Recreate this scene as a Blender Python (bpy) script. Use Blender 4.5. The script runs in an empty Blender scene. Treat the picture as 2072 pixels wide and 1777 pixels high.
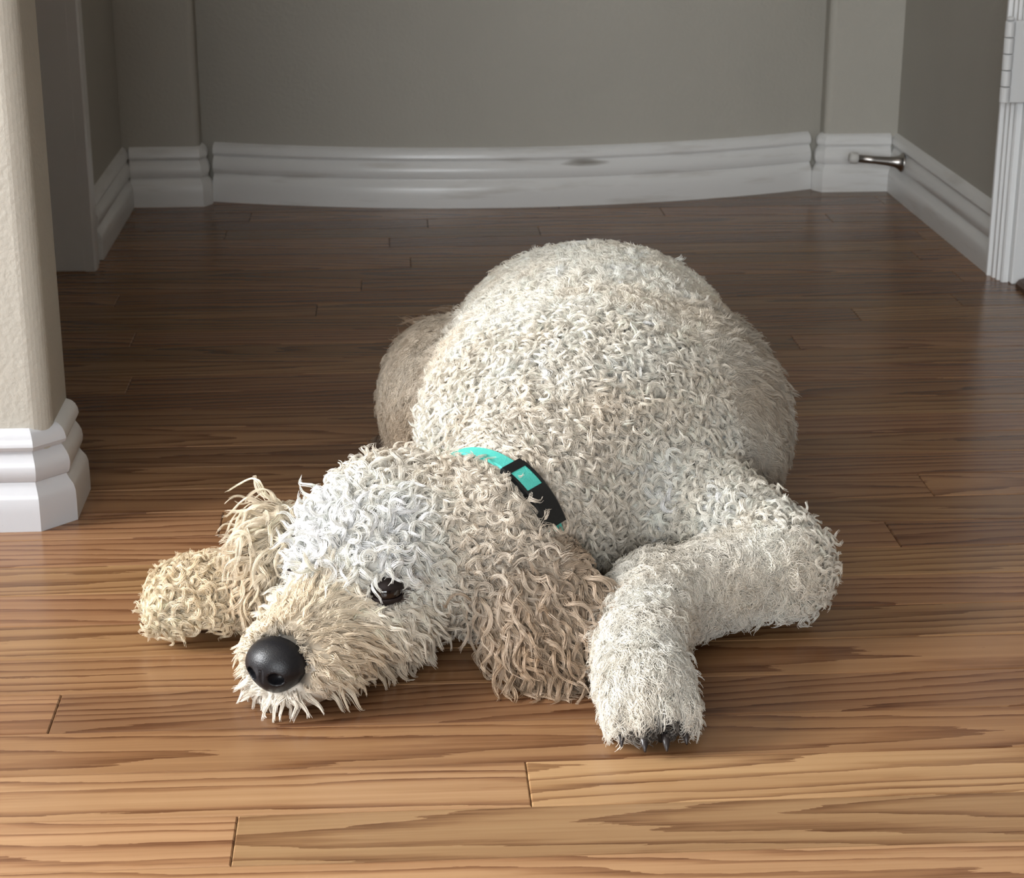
import bpy, bmesh, math, random
import numpy as np
from mathutils import Vector, Matrix

rng = np.random.default_rng(7)
random.seed(7)
scene = bpy.context.scene
COL = scene.collection

# ------------------------------------------------------------------ camera
W, H, FPX = 2072, 1777, 3900.0
PITCH, YAW, CAMH = math.radians(18.95), math.radians(3.5), 0.70
cam_data = bpy.data.cameras.new('camera')
cam_data.sensor_fit = 'HORIZONTAL'
cam_data.sensor_width = 36.0
cam_data.lens = FPX / W * 36.0
cam_data.clip_start = 0.05
cam_data.dof.use_dof = True
cam_data.dof.focus_distance = 1.52
cam_data.dof.aperture_fstop = 24.0
cam = bpy.data.objects.new('camera', cam_data)
cam.location = (0, 0, CAMH)
cam.rotation_euler = (math.pi / 2 - PITCH, 0, -YAW)
COL.objects.link(cam)
scene.camera = cam

# ------------------------------------------------------------------ world, window light, exposure
world = bpy.data.worlds.new('world')
world.use_nodes = True
world.node_tree.nodes['Background'].inputs[0].default_value = (0.80, 0.90, 1.0, 1)
world.node_tree.nodes['Background'].inputs[1].default_value = 0.12
scene.world = world

def window_light(name, loc, target, sx, sy, power, color):
    l = bpy.data.lights.new(name, 'AREA')
    l.shape = 'RECTANGLE'; l.size = sx; l.size_y = sy
    l.energy = power; l.color = color
    o = bpy.data.objects.new(name, l)
    o.location = loc
    o.rotation_euler = (Vector(target) - Vector(loc)).to_track_quat('-Z', 'Y').to_euler()
    COL.objects.link(o)
    return o
# daylight entering by the two windows of the front room (left wall, wall behind the camera)
window_light('window_daylight_left', (-3.38, 1.11, 1.72), (-1.0, 1.11, 1.72), 1.18, 1.40, 215, (0.97, 0.985, 1.0))
window_light('window_daylight_rear', (-1.50, -3.98, 1.50), (-1.50, 0.0, 1.50), 3.60, 1.60, 160, (0.93, 0.97, 1.0))

scene.cycles.use_light_tree = False
scene.cycles.adaptive_threshold = 0.15
scene.cycles.max_bounces = 5
scene.cycles.diffuse_bounces = 3
scene.cycles.glossy_bounces = 2
scene.cycles.transmission_bounces = 3
scene.cycles.transparent_max_bounces = 4
scene.cycles.caustics_reflective = False
scene.cycles.caustics_refractive = False
scene.view_settings.view_transform = 'Standard'
scene.view_settings.look = 'None'
scene.view_settings.gamma = 1.0
scene.view_settings.use_curve_mapping = False
scene.view_settings.exposure = 0.50

# ------------------------------------------------------------------ helpers
_f = np.array([math.sin(YAW) * math.cos(PITCH), math.cos(YAW) * math.cos(PITCH), -math.sin(PITCH)])
_r = np.array([math.cos(YAW), -math.sin(YAW), 0.0])
_u = np.cross(_r, _f)
_c = np.array([0, 0, CAMH])
def ray(px, py):
    return _f + (px - W / 2) / FPX * _r - (py - H / 2) / FPX * _u
def at(px, py, z=None, X=None, Y=None):
    """the real place of something seen in the photograph, once its height (or X or Y) is known"""
    d = ray(px, py)
    t = (z - CAMH) / d[2] if z is not None else (X / d[0] if X is not None else Y / d[1])
    return _c + t * d

def link(name, me, mat=None, parent=None, smooth=False):
    o = bpy.data.objects.new(name, me)
    COL.objects.link(o)
    if mat is not None:
        me.materials.append(mat)
    if parent is not None:
        o.parent = parent
    if smooth:
        me.polygons.foreach_set('use_smooth', [True] * len(me.polygons))
    return o
def from_bm(name, bm, mat=None, parent=None, smooth=False):
    me = bpy.data.meshes.new(name)
    bmesh.ops.recalc_face_normals(bm, faces=bm.faces)
    bm.to_mesh(me); bm.free()
    return link(name, me, mat, parent, smooth)
def tag(o, label, cat, group=None):
    o['label'] = label; o['category'] = cat
    if group: o['group'] = group
    return o
def structure(o, label=None):
    o['kind'] = 'structure'
    if label: o['label'] = label
    return o
def empty(name, loc):
    o = bpy.data.objects.new(name, None)
    o.location = loc
    o.empty_display_size = 0.05
    COL.objects.link(o)
    return o
def box_bm(bm, x0, x1, y0, y1, z0, z1, bev=0.0, seg=2):
    r = bmesh.ops.create_cube(bm, size=1.0)
    bmesh.ops.scale(bm, vec=(x1 - x0, y1 - y0, z1 - z0), verts=r['verts'])
    bmesh.ops.translate(bm, vec=((x0 + x1) / 2, (y0 + y1) / 2, (z0 + z1) / 2), verts=r['verts'])
    if bev:
        es = set()
        for v in r['verts']: es.update(v.link_edges)
        bmesh.ops.bevel(bm, geom=list(es), offset=bev, segments=seg, affect='EDGES', profile=0.5)
def box(name, x0, x1, y0, y1, z0, z1, mat, parent=None, bev=0.0):
    bm = bmesh.new()
    box_bm(bm, x0, x1, y0, y1, z0, z1, bev)
    return from_bm(name, bm, mat, parent)
def prism(name, pts, z0, z1, mat, parent=None):
    """a plan outline raised from z0 to z1"""
    bm = bmesh.new()
    lo = [bm.verts.new((x, y, z0)) for x, y in pts]
    hi = [bm.verts.new((x, y, z1)) for x, y in pts]
    n = len(pts)
    for i in range(n):
        bm.faces.new((lo[i], lo[(i + 1) % n], hi[(i + 1) % n], hi[i]))
    bm.faces.new(hi); bm.faces.new(lo[::-1])
    o = from_bm(name, bm, mat, parent)
    return o
def arc_pts(cx, cy, r, a0, a1, n):
    return [(cx + r * math.cos(math.radians(a0 + (a1 - a0) * i / n)), cy + r * math.sin(math.radians(a0 + (a1 - a0) * i / n))) for i in range(n + 1)]
def sweep(name, path, profile, mat, parent=None, smooth=False, part=None):
    """profile = (offset to the right of the path, height); path = plan polyline against the wall"""
    P = [Vector(p) for p in path]
    n = len(P)
    offs = []
    for i in range(n):
        a = (P[i] - P[i - 1]).normalized() if i > 0 else (P[1] - P[0]).normalized()
        b = (P[i + 1] - P[i]).normalized() if i < n - 1 else a
        na, nb = Vector((a.y, -a.x)), Vector((b.y, -b.x))
        m = (na + nb).normalized()
        offs.append(m / max(0.3, m.dot(na)))
    bm = bmesh.new()
    rings = []
    lo_, hi_ = part if part else (0, n - 1)
    for i in range(lo_, hi_ + 1):
        rings.append([bm.verts.new((P[i].x + offs[i].x * o, P[i].y + offs[i].y * o, z)) for o, z in profile])
    k = len(profile)
    for i in range(hi_ - lo_):
        for j in range(k):
            bm.faces.new((rings[i][j], rings[i][(j + 1) % k], rings[i + 1][(j + 1) % k], rings[i + 1][j]))
    bm.faces.new(rings[0]); bm.faces.new(rings[-1][::-1])
    return from_bm(name, bm, mat, parent, smooth)
def lathe(bm, rings, axis_o, axis_d, seg=20):
    d = Vector(axis_d).normalized()
    a = d.orthogonal().normalized(); b = d.cross(a)
    rows = []
    for t, r in rings:
        c = Vector(axis_o) + d * t
        rows.append([bm.verts.new(c + (a * math.cos(2 * math.pi * i / seg) + b * math.sin(2 * math.pi * i / seg)) * r) for i in range(seg)])
    for i in range(len(rows) - 1):
        for j in range(seg):
            bm.faces.new((rows[i][j], rows[i][(j + 1) % seg], rows[i + 1][(j + 1) % seg], rows[i + 1][j]))
    bm.faces.new(rows[0][::-1]); bm.faces.new(rows[-1])

# ------------------------------------------------------------------ materials
def new_mat(name):
    m = bpy.data.materials.new(name)
    m.use_nodes = True
    nt = m.node_tree
    return m, nt, nt.nodes['Principled BSDF']
def nd(nt, typ, **kw):
    n = nt.nodes.new(typ)
    for k, v in kw.items():
        setattr(n, k, v)
    return n
def math_node(nt, op, a, b=None, c=None):
    n = nd(nt, 'ShaderNodeMath', operation=op)
    for i, v in enumerate((a, b, c)):
        if v is None: continue
        if isinstance(v, (int, float)): n.inputs[i].default_value = v
        else: nt.links.new(v, n.inputs[i])
    return n.outputs[0]
def plain(name, col, rough=0.5, spec=0.5, metal=0.0, bump=None, blotch=0.0):
    m, nt, b = new_mat(name)
    b.inputs['Base Color'].default_value = (*col, 1)
    b.inputs['Roughness'].default_value = rough
    b.inputs['Specular IOR Level'].default_value = spec
    b.inputs['Metallic'].default_value = metal
    tc = nd(nt, 'ShaderNodeTexCoord')
    if blotch:
        nz = nd(nt, 'ShaderNodeTexNoise'); nz.inputs['Scale'].default_value = 6; nz.inputs['Detail'].default_value = 5
        nt.links.new(tc.outputs['Object'], nz.inputs['Vector'])
        rp = nd(nt, 'ShaderNodeValToRGB')
        rp.color_ramp.elements[0].position = 0.3; rp.color_ramp.elements[1].position = 0.7
        rp.color_ramp.elements[0].color = (*[c * (1 - blotch) for c in col], 1)
        rp.color_ramp.elements[1].color = (*col, 1)
        nt.links.new(nz.outputs['Fac'], rp.inputs[0])
        nt.links.new(rp.outputs[0], b.inputs['Base Color'])
    if bump:
        nz = nd(nt, 'ShaderNodeTexNoise'); nz.inputs['Scale'].default_value = bump[0]; nz.inputs['Detail'].default_value = 3
        nt.links.new(tc.outputs['Object'], nz.inputs['Vector'])
        bp = nd(nt, 'ShaderNodeBump'); bp.inputs['Strength'].default_value = bump[1]; bp.inputs['Distance'].default_value = bump[2]
        nt.links.new(nz.outputs['Fac'], bp.inputs['Height'])
        nt.links.new(bp.outputs[0], b.inputs['Normal'])
    return m

M = {}
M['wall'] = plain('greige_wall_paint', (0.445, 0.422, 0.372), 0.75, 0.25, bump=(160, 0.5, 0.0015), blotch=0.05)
M['room'] = plain('low_bounce_room_walls', (0.22, 0.20, 0.175), 0.8, 0.2)  # unseen room walls, darkened to cut bounce light on the dog's flank
M['casing'] = plain('daylit_casing_white', (0.86, 0.87, 0.875), 0.25, 0.5)  # whiter, cooler copy of the trim, standing in for daylight on it
M['ceiling'] = plain('ceiling_paint', (0.60, 0.585, 0.55), 0.9, 0.1)
M['trim'] = plain('white_gloss_trim', (0.74, 0.735, 0.725), 0.28, 0.5, blotch=0.05)
M['metal'] = plain('brushed_nickel', (0.42, 0.40, 0.38), 0.28, 0.5, 1.0)
M['rubber_white'] = plain('white_rubber', (0.62, 0.61, 0.58), 0.6, 0.3)
M['hinge'] = plain('painted_hinge', (0.74, 0.75, 0.75), 0.35, 0.5)
M['threshold'] = plain('dark_wood_threshold', (0.09, 0.045, 0.025), 0.4, 0.4, bump=(90, 0.2, 0.0005))

def scuffed_trim():
    """white trim paint with worn grey rubs and chips, each with a place of its own on the board"""
    m, nt, b = new_mat('scuffed_trim')
    b.inputs['Roughness'].default_value = 0.3
    tc = nd(nt, 'ShaderNodeTexCoord')
    mp = nd(nt, 'ShaderNodeMapping'); mp.inputs['Scale'].default_value = (3.0, 3.0, 22.0)
    nt.links.new(tc.outputs['Object'], mp.inputs['Vector'])
    nz = nd(nt, 'ShaderNodeTexNoise'); nz.inputs['Scale'].default_value = 2.2; nz.inputs['Detail'].default_value = 6
    nt.links.new(mp.outputs[0], nz.inputs['Vector'])
    rp = nd(nt, 'ShaderNodeValToRGB')
    rp.color_ramp.elements[0].position = 0.28; rp.color_ramp.elements[1].position = 0.44
    rp.color_ramp.elements[0].color = (0.60, 0.58, 0.55, 1); rp.color_ramp.elements[1].color = (0.74, 0.735, 0.72, 1)
    nt.links.new(nz.outputs['Fac'], rp.inputs[0])
    # one long dark rub at knee-high dust level
    sx = nd(nt, 'ShaderNodeSeparateXYZ'); nt.links.new(tc.outputs['Object'], sx.inputs[0])
    ex = math_node(nt, 'DIVIDE', math_node(nt, 'SUBTRACT', sx.outputs[0], 0.325), 0.045)
    ez = math_node(nt, 'DIVIDE', math_node(nt, 'SUBTRACT', sx.outputs[2], 0.0735), 0.007)
    nz2 = nd(nt, 'ShaderNodeTexNoise'); nz2.inputs['Scale'].default_value = 60
    mp2 = nd(nt, 'ShaderNodeMapping'); mp2.inputs['Scale'].default_value = (0.25, 1, 3)
    nt.links.new(tc.outputs['Object'], mp2.inputs['Vector']); nt.links.new(mp2.outputs[0], nz2.inputs['Vector'])
    r2 = math_node(nt, 'ADD', math_node(nt, 'MULTIPLY', ex, ex), math_node(nt, 'MULTIPLY', ez, ez))
    r2 = math_node(nt, 'ADD', r2, math_node(nt, 'MULTIPLY', nz2.outputs['Fac'], 1.2))
    mk = nd(nt, 'ShaderNodeMapRange'); mk.inputs['From Min'].default_value = 1.5; mk.inputs['From Max'].default_value = 0.7
    nt.links.new(r2, mk.inputs['Value'])
    mx = nd(nt, 'ShaderNodeMix', data_type='RGBA'); mx.inputs['B'].default_value = (0.30, 0.28, 0.25, 1)
    nt.links.new(mk.outputs[0], mx.inputs['Factor']); nt.links.new(rp.outputs[0], mx.inputs['A'])
    nt.links.new(mx.outputs['Result'], b.inputs['Base Color'])
    return m
M['trim_scuffed'] = scuffed_trim()
def chipped_trim():
    """white gloss trim with a few dark chips along its foot"""
    m, nt, b = new_mat('chipped_trim')
    b.inputs['Roughness'].default_value = 0.26
    tc = nd(nt, 'ShaderNodeTexCoord')
    sx = nd(nt, 'ShaderNodeSeparateXYZ'); nt.links.new(tc.outputs['Object'], sx.inputs[0])
    nz = nd(nt, 'ShaderNodeTexNoise'); nz.inputs['Scale'].default_value = 95; nz.inputs['Detail'].default_value = 4
    nt.links.new(tc.outputs['Object'], nz.inputs['Vector'])
    h = math_node(nt, 'ADD', math_node(nt, 'MULTIPLY', sx.outputs[2], 22.0), 0.22)   # chips only near the floor
    mk = nd(nt, 'ShaderNodeMapRange'); mk.inputs['From Min'].default_value = 0.0; mk.inputs['From Max'].default_value = 0.05
    nt.links.new(math_node(nt, 'SUBTRACT', nz.outputs['Fac'], math_node(nt, 'ADD', h, 0.38)), mk.inputs['Value'])
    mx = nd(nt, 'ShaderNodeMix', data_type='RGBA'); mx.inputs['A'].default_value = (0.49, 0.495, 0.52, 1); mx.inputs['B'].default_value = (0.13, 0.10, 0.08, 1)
    nt.links.new(mk.outputs[0], mx.inputs['Factor'])
    nt.links.new(mx.outputs['Result'], b.inputs['Base Color'])
    return m
M['trim_chipped'] = chipped_trim()

def wood_mat():
    m, nt, b = new_mat('oak_strip')
    tc = nd(nt, 'ShaderNodeTexCoord')
    oi = nd(nt, 'ShaderNodeObjectInfo')
    rnd = oi.outputs['Random']
    r2 = math_node(nt, 'FRACT', math_node(nt, 'MULTIPLY', rnd, 17.31))
    r3 = math_node(nt, 'FRACT', math_node(nt, 'MULTIPLY', rnd, 53.77))
    sp = nd(nt, 'ShaderNodeSeparateXYZ'); nt.links.new(tc.outputs['Object'], sp.inputs[0])
    x0, y0 = sp.outputs[0], sp.outputs[1]
    # board-own offset into the grain
    cb = nd(nt, 'ShaderNodeCombineXYZ')
    nt.links.new(math_node(nt, 'ADD', x0, math_node(nt, 'MULTIPLY', rnd, 40.0)), cb.inputs[0])
    nt.links.new(math_node(nt, 'ADD', y0, math_node(nt, 'MULTIPLY', r2, 9.0)), cb.inputs[1])
    nt.links.new(math_node(nt, 'MULTIPLY', r3, 5.0), cb.inputs[2])
    def noise(scale_vec, scale, detail=3, rough=0.5):
        mp = nd(nt, 'ShaderNodeMapping'); mp.inputs['Scale'].default_value = scale_vec
        nt.links.new(cb.outputs[0], mp.inputs['Vector'])
        n = nd(nt, 'ShaderNodeTexNoise'); n.inputs['Scale'].default_value = scale
        n.inputs['Detail'].default_value = detail; n.inputs['Roughness'].default_value = rough
        nt.links.new(mp.outputs[0], n.inputs['Vector'])
        return n.outputs['Fac']
    warp = noise((2.2, 14, 1), 1.0, 3, 0.5)
    v = math_node(nt, 'ADD', y0, math_node(nt, 'MULTIPLY', math_node(nt, 'SUBTRACT', warp, 0.5), 0.035))
    v = math_node(nt, 'SUBTRACT', v, math_node(nt, 'MULTIPLY', math_node(nt, 'SUBTRACT', r2, 0.5), 0.12))
    arch = math_node(nt, 'POWER', math_node(nt, 'ABSOLUTE', v), 1.35)
    s = math_node(nt, 'ADD', math_node(nt, 'MULTIPLY', arch, 160.0), math_node(nt, 'MULTIPLY', math_node(nt, 'MULTIPLY', x0, 15.0), math_node(nt, 'SUBTRACT', r3, 0.5)))
    s = math_node(nt, 'ADD', s, math_node(nt, 'MULTIPLY', noise((0.9, 13, 1), 1.3, 3, 0.5), 3.6))
    s = math_node(nt, 'ADD', s, math_node(nt, 'MULTIPLY', noise((14, 160, 1), 1.0, 4, 0.6), 0.55))
    fr = math_node(nt, 'FRACT', s)                       # one growth ring per unit: slow rise, sharp latewood edge
    ring = nd(nt, 'ShaderNodeValToRGB')
    e = ring.color_ramp.elements
    e[0].position = 0.0; e[0].color = (0.15, 0.15, 0.15, 1)
    e[1].position = 1.0; e[1].color = (0.95, 0.95, 0.95, 1)
    k = ring.color_ramp.elements.new(0.55); k.color = (0.30, 0.30, 0.30, 1)
    k = ring.color_ramp.elements.new(0.93); k.color = (1, 1, 1, 1)
    nt.links.new(fr, ring.inputs[0])
    pores = noise((5, 330, 1), 1.0, 5, 0.65)
    pr = nd(nt, 'ShaderNodeMapRange'); pr.inputs['From Min'].default_value = 0.42; pr.inputs['From Max'].default_value = 0.66
    nt.links.new(pores, pr.inputs['Value'])
    streak = noise((1.2, 60, 1), 1.0, 4, 0.6)
    g = math_node(nt, 'ADD', math_node(nt, 'MULTIPLY', ring.outputs[0], 0.52), math_node(nt, 'MULTIPLY', math_node(nt, 'MULTIPLY', pr.outputs[0], ring.outputs[0]), 0.34))
    g = math_node(nt, 'ADD', g, math_node(nt, 'MULTIPLY', math_node(nt, 'SUBTRACT', streak, 0.38), 0.62))
    ramp = nd(nt, 'ShaderNodeValToRGB')
    e = ramp.color_ramp.elements
    e[0].position = 0.0; e[0].color = (0.320, 0.190, 0.086, 1)
    e[1].position = 0.95; e[1].color = (0.085, 0.036, 0.013, 1)
    k = ramp.color_ramp.elements.new(0.42); k.color = (0.205, 0.108, 0.045, 1)
    nt.links.new(g, ramp.inputs[0])
    hs = nd(nt, 'ShaderNodeHueSaturation')
    nt.links.new(ramp.outputs[0], hs.inputs['Color'])
    nt.links.new(math_node(nt, 'ADD', 0.70, math_node(nt, 'MULTIPLY', r3, 0.38)), hs.inputs['Value'])
    nt.links.new(math_node(nt, 'ADD', 0.486, math_node(nt, 'MULTIPLY', r2, 0.012)), hs.inputs['Hue'])
    tint = nd(nt, 'ShaderNodeMix', data_type='RGBA', blend_type='MULTIPLY'); tint.inputs['Factor'].default_value = 1.0
    nt.links.new(hs.outputs[0], tint.inputs['A']); nt.links.new(oi.outputs['Color'], tint.inputs['B'])
    nt.links.new(tint.outputs['Result'], b.inputs['Base Color'])
    b.inputs['Roughness'].default_value = 0.24
    b.inputs['Specular IOR Level'].default_value = 0.27
    bp = nd(nt, 'ShaderNodeBump'); bp.inputs['Strength'].default_value = 0.08; bp.inputs['Distance'].default_value = 0.0006
    nt.links.new(math_node(nt, 'ADD', pores, math_node(nt, 'MULTIPLY', noise((1.0, 22, 1), 1.0, 2), 1.5)), bp.inputs['Height'])
    nt.links.new(bp.outputs[0], b.inputs['Normal'])
    return m
M['wood'] = wood_mat()
M['joint'] = plain('floor_joint_dark', (0.03, 0.016, 0.009), 0.6, 0.2)

def fur_mat():
    m, nt, b = new_mat('doodle_fur')
    a = nd(nt, 'ShaderNodeAttribute'); a.attribute_name = 'col'
    nt.links.new(a.outputs['Color'], b.inputs['Base Color'])
    b.inputs['Roughness'].default_value = 0.36
    b.inputs['Specular IOR Level'].default_value = 0.5
    t = nd(nt, 'ShaderNodeBsdfTranslucent'); nt.links.new(a.outputs['Color'], t.inputs['Color'])
    mx = nd(nt, 'ShaderNodeMixShader'); mx.inputs[0].default_value = 0.22
    nt.links.new(b.outputs[0], mx.inputs[1]); nt.links.new(t.outputs[0], mx.inputs[2])
    nt.links.new(mx.outputs[0], nt.nodes['Material Output'].inputs['Surface'])
    return m
M['fur'] = fur_mat()
M['nose'] = plain('wet_black_nose', (0.008, 0.008, 0.010), 0.36, 0.36, bump=(900, 0.35, 0.0006))
M['eye'] = plain('dark_brown_eye', (0.010, 0.006, 0.005), 0.06, 0.6)
M['lid'] = plain('dark_eyelid_skin', (0.020, 0.014, 0.013), 0.75, 0.2)
M['claw'] = plain('dark_claw', (0.025, 0.02, 0.02), 0.35, 0.5)
M['pad'] = plain('dark_paw_pad', (0.020, 0.016, 0.016), 0.6, 0.3)
M['lip'] = plain('lip_skin', (0.16, 0.05, 0.045), 0.4, 0.4)
M['teal'] = plain('teal_webbing', (0.10, 0.60, 0.52), 0.55, 0.4, bump=(700, 0.5, 0.0006))
M['black_plastic'] = plain('black_plastic', (0.008, 0.009, 0.010), 0.35, 0.5)

# ------------------------------------------------------------------ floor and its boards
CEIL = 2.8
floor = structure(box('floor', -3.6, 3.4, -4.2, 3.7, -0.06, -0.0125, M['joint']), 'strip oak floor')
ROW0, ROWW, GAP = 1.1545 - 9 * 0.0674, 0.0674, 0.0004
known = {1.1545: [-0.121, 0.417 + 0.25], 1.2219: [0.089], 1.3567: [-0.277], 1.8285: [0.548], 1.6937: [0.479]}
def plank(x0, x1, y0, y1):
    hx, hy, b, t = (x1 - x0 - GAP) / 2, (y1 - y0 - GAP) / 2, 0.0011, 0.012
    bm = bmesh.new()
    lv = [((-hx, -hy), -t), ((-hx, -hy), -b)]
    rings = []
    for sx, sy, z in ((hx, hy, -t), (hx, hy, -b), (hx - b, hy - b, 0.0)):
        rings.append([bm.verts.new((px * sx, py * sy, z)) for px, py in ((-1, -1), (1, -1), (1, 1), (-1, 1))])
    for i in range(2):
        for j in range(4):
            bm.faces.new((rings[i][j], rings[i][(j + 1) % 4], rings[i + 1][(j + 1) % 4], rings[i + 1][j]))
    bm.faces.new(rings[2])
    o = from_bm('floor_board', bm, M['wood'], floor)
    o.location = ((x0 + x1) / 2, (y0 + y1) / 2, 0)
    return o
nrows = int((3.56 - ROW0) / ROWW) + 1
prev = []
for k in range(nrows):
    y0 = ROW0 + k * ROWW
    fixed = []
    for key, v in known.items():
        if abs(key - y0) < 0.01: fixed = v
    L, R = -0.95, 1.35
    cuts = sorted(fixed)
    for _ in range(90):
        c = random.uniform(L + 0.2, R - 0.2)
        lim = 0.62 if fixed else 0.5
        if y0 < 1.76 and -0.52 < c < 0.68: continue
        if all(abs(c - q) > lim for q in cuts) and all(abs(c - q) > 0.10 for q in prev):
            cuts.append(c)
        if len(cuts) >= 3: break
    cuts = sorted(cuts)
    prev = cuts
    xs = [L] + cuts + [R]
    for a, b_ in zip(xs[:-1], xs[1:]):
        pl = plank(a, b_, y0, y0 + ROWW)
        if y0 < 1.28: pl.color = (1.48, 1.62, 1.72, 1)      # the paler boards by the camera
# floor of the rest of the front room, out of the photograph
for x0, x1, y0, y1 in ((-3.6, 3.4, -4.2, ROW0), (-3.6, -0.95, ROW0, 3.7), (1.35, 3.4, ROW0, 3.7)):
    n = max(2, int((y1 - y0) / 0.27))
    for i in range(n):
        plank(x0, x1, y0 + (y1 - y0) * i / n, y0 + (y1 - y0) * (i + 1) / n)

# ------------------------------------------------------------------ walls
def hole_wall_x(name, x0, x1, ya, yb, wy0, wy1, wz0, wz1):
    bm = bmesh.new()
    box_bm(bm, x0, x1, ya, wy0, 0, CEIL); box_bm(bm, x0, x1, wy1, yb, 0, CEIL)
    box_bm(bm, x0, x1, wy0, wy1, 0, wz0); box_bm(bm, x0, x1, wy0, wy1, wz1, CEIL)
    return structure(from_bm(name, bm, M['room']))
def hole_wall_y(name, y0, y1, xa, xb, wx0, wx1, wz0, wz1):
    bm = bmesh.new()
    box_bm(bm, xa, wx0, y0, y1, 0, CEIL); box_bm(bm, wx1, xb, y0, y1, 0, CEIL)
    box_bm(bm, wx0, wx1, y0, y1, 0, wz0); box_bm(bm, wx0, wx1, y0, y1, wz1, CEIL)
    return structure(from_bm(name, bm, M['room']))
structure(box('ceiling', -3.6, 3.4, -4.2, 3.7, CEIL, CEIL + 0.1, M['ceiling']))

# wall end on the left, with a rounded (bullnose) corner front and back
XE, YF, YB, RB = -0.3395, 1.801, 1.916, 0.020
prism('wall_front_left', [(-3.4, YF)] + arc_pts(XE - RB, YF + RB, RB, -90, 0, 8) + arc_pts(XE - RB, YB - RB, RB, 0, 90, 8) + [(-3.4, YB)], 0, CEIL, M['wall'])
structure(bpy.data.objects['wall_front_left'], 'greige wall end with rounded corner')
YL = 2.848                                     # far jamb of the opening on the left
XL = -0.466
structure(box('wall_left', XL - 0.125, XL, YL + 0.012, 3.55, 0, CEIL, M['wall']))
structure(box('wall_left_far', -2.3, -2.2, YB, 3.55, 0, CEIL, M['wall']))
YBL, YBR = 3.315, 3.371
prism('wall_back_left', [(XL, YBL)] + arc_pts(-0.334 - 0.012, YBL + 0.012, 0.012, -90, 0, 6) + [(-0.334, 3.55), (XL, 3.55)], 0, CEIL, M['wall'])
structure(bpy.data.objects['wall_back_left'])
XR = 0.893
prism('wall_back_right', [(XR, YBR), (XR, 3.55), (0.762, 3.55)] + arc_pts(0.762 + 0.012, YBR + 0.012, 0.012, 180, 270, 6), 0, CEIL, M['wall'])
structure(bpy.data.objects['wall_back_right'])
structure(box('wall_back_far', -3.6, 3.4, 3.55, 3.65, 0, CEIL, M['wall']))

# the bowed wall between them
def circle3(a, b, c):
    ax, ay = a; bx, by = b; cx, cy = c
    d = 2 * (ax * (by - cy) + bx * (cy - ay) + cx * (ay - by))
    ux = ((ax**2 + ay**2) * (by - cy) + (bx**2 + by**2) * (cy - ay) + (cx**2 + cy**2) * (ay - by)) / d
    uy = ((ax**2 + ay**2) * (cx - bx) + (bx**2 + by**2) * (ax - cx) + (cx**2 + cy**2) * (bx - ax)) / d
    return ux, uy, math.hypot(ax - ux, ay - uy)
acx, acy, ar = circle3((-0.319, 3.342), (0.10, 3.260), (0.744, 3.384))
ar -= 0.016                                     # face of the wall behind its baseboard
def on_arc(x, r):
    return (x, acy - math.sqrt(r * r - (x - acx) ** 2))
face = [on_arc(-0.345 + (0.775 + 0.345) * i / 40, ar) for i in range(41)]
prism('wall_back', face + [(0.775, 3.55), (-0.345, 3.55)], 0, CEIL, M['wall'])
o = structure(bpy.data.objects['wall_back'], 'bowed greige wall at the end of the hall')
for p in o.data.polygons:
    if len(p.vertices) == 4: p.use_smooth = False
structure(box('wall_right', XR, XR + 0.12, 2.702, 3.55, 0, CEIL, M['wall']))
structure(box('wall_right_near', XR, XR + 0.12, 1.80, 1.93, 0, CEIL, M['wall']))
structure(box('wall_right_lintel', XR, XR + 0.12, 1.93, 2.702, 2.05, CEIL, M['wall']))
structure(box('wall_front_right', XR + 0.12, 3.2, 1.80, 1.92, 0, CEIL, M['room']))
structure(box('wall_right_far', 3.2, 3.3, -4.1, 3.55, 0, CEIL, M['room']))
hole_wall_x('wall_left_room', -3.5, -3.4, -4.1, YB, 0.48, 1.74, 0.98, 2.46)
hole_wall_y('wall_rear', -4.1, -4.0, -3.5, 3.3, -3.35, 0.35, 0.65, 2.35)
def window_frame(name, axis, pos, a0, a1, z0, z1):
    bm = bmesh.new()
    t = 0.05
    for (p0, p1, q0, q1) in ((a0, a1, z0, z0 + t), (a0, a1, z1 - t, z1), (a0, a0 + t, z0, z1), (a1 - t, a1, z0, z1), ((a0 + a1) / 2 - .02, (a0 + a1) / 2 + .02, z0, z1)):
        if axis == 'x': box_bm(bm, pos - .02, pos + .02, p0, p1, q0, q1)
        else: box_bm(bm, p0, p1, pos - .02, pos + .02, q0, q1)
    return structure(from_bm(name, bm, M['trim']))
window_frame('window_1', 'x', -3.45, 0.48, 1.74, 0.98, 2.46)
window_frame('window_2', 'y', -4.05, -3.35, 0.35, 0.65, 2.35)

# ------------------------------------------------------------------ baseboards
BH = 0.1015
prof_rel = [(0, 0), (.0170, 0), (.0172, .020), (.0168, .032), (.0150, .038), (.0112, .0435), (.0092, .0470), (.0088, .0485), (.0108, .0500),
            (.0126, .0540), (.0134, .0600), (.0126, .0665), (.0104, .0715), (.0078, .0760), (.0062, .0785), (.0062, .0800), (.0098, .0815),
            (.0112, .0850), (.0104, .0905), (.0082, .0955), (.0050, .0990), (.0, BH)]
def baseboard(name, path, mat='trim_scuffed', label=None, part=None):
    o = sweep(name, path, prof_rel, M[mat], smooth=True, part=part)
    o.data.set_sharp_from_angle(angle=math.radians(28))
    return structure(o, label)
e = 0.0006
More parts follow.
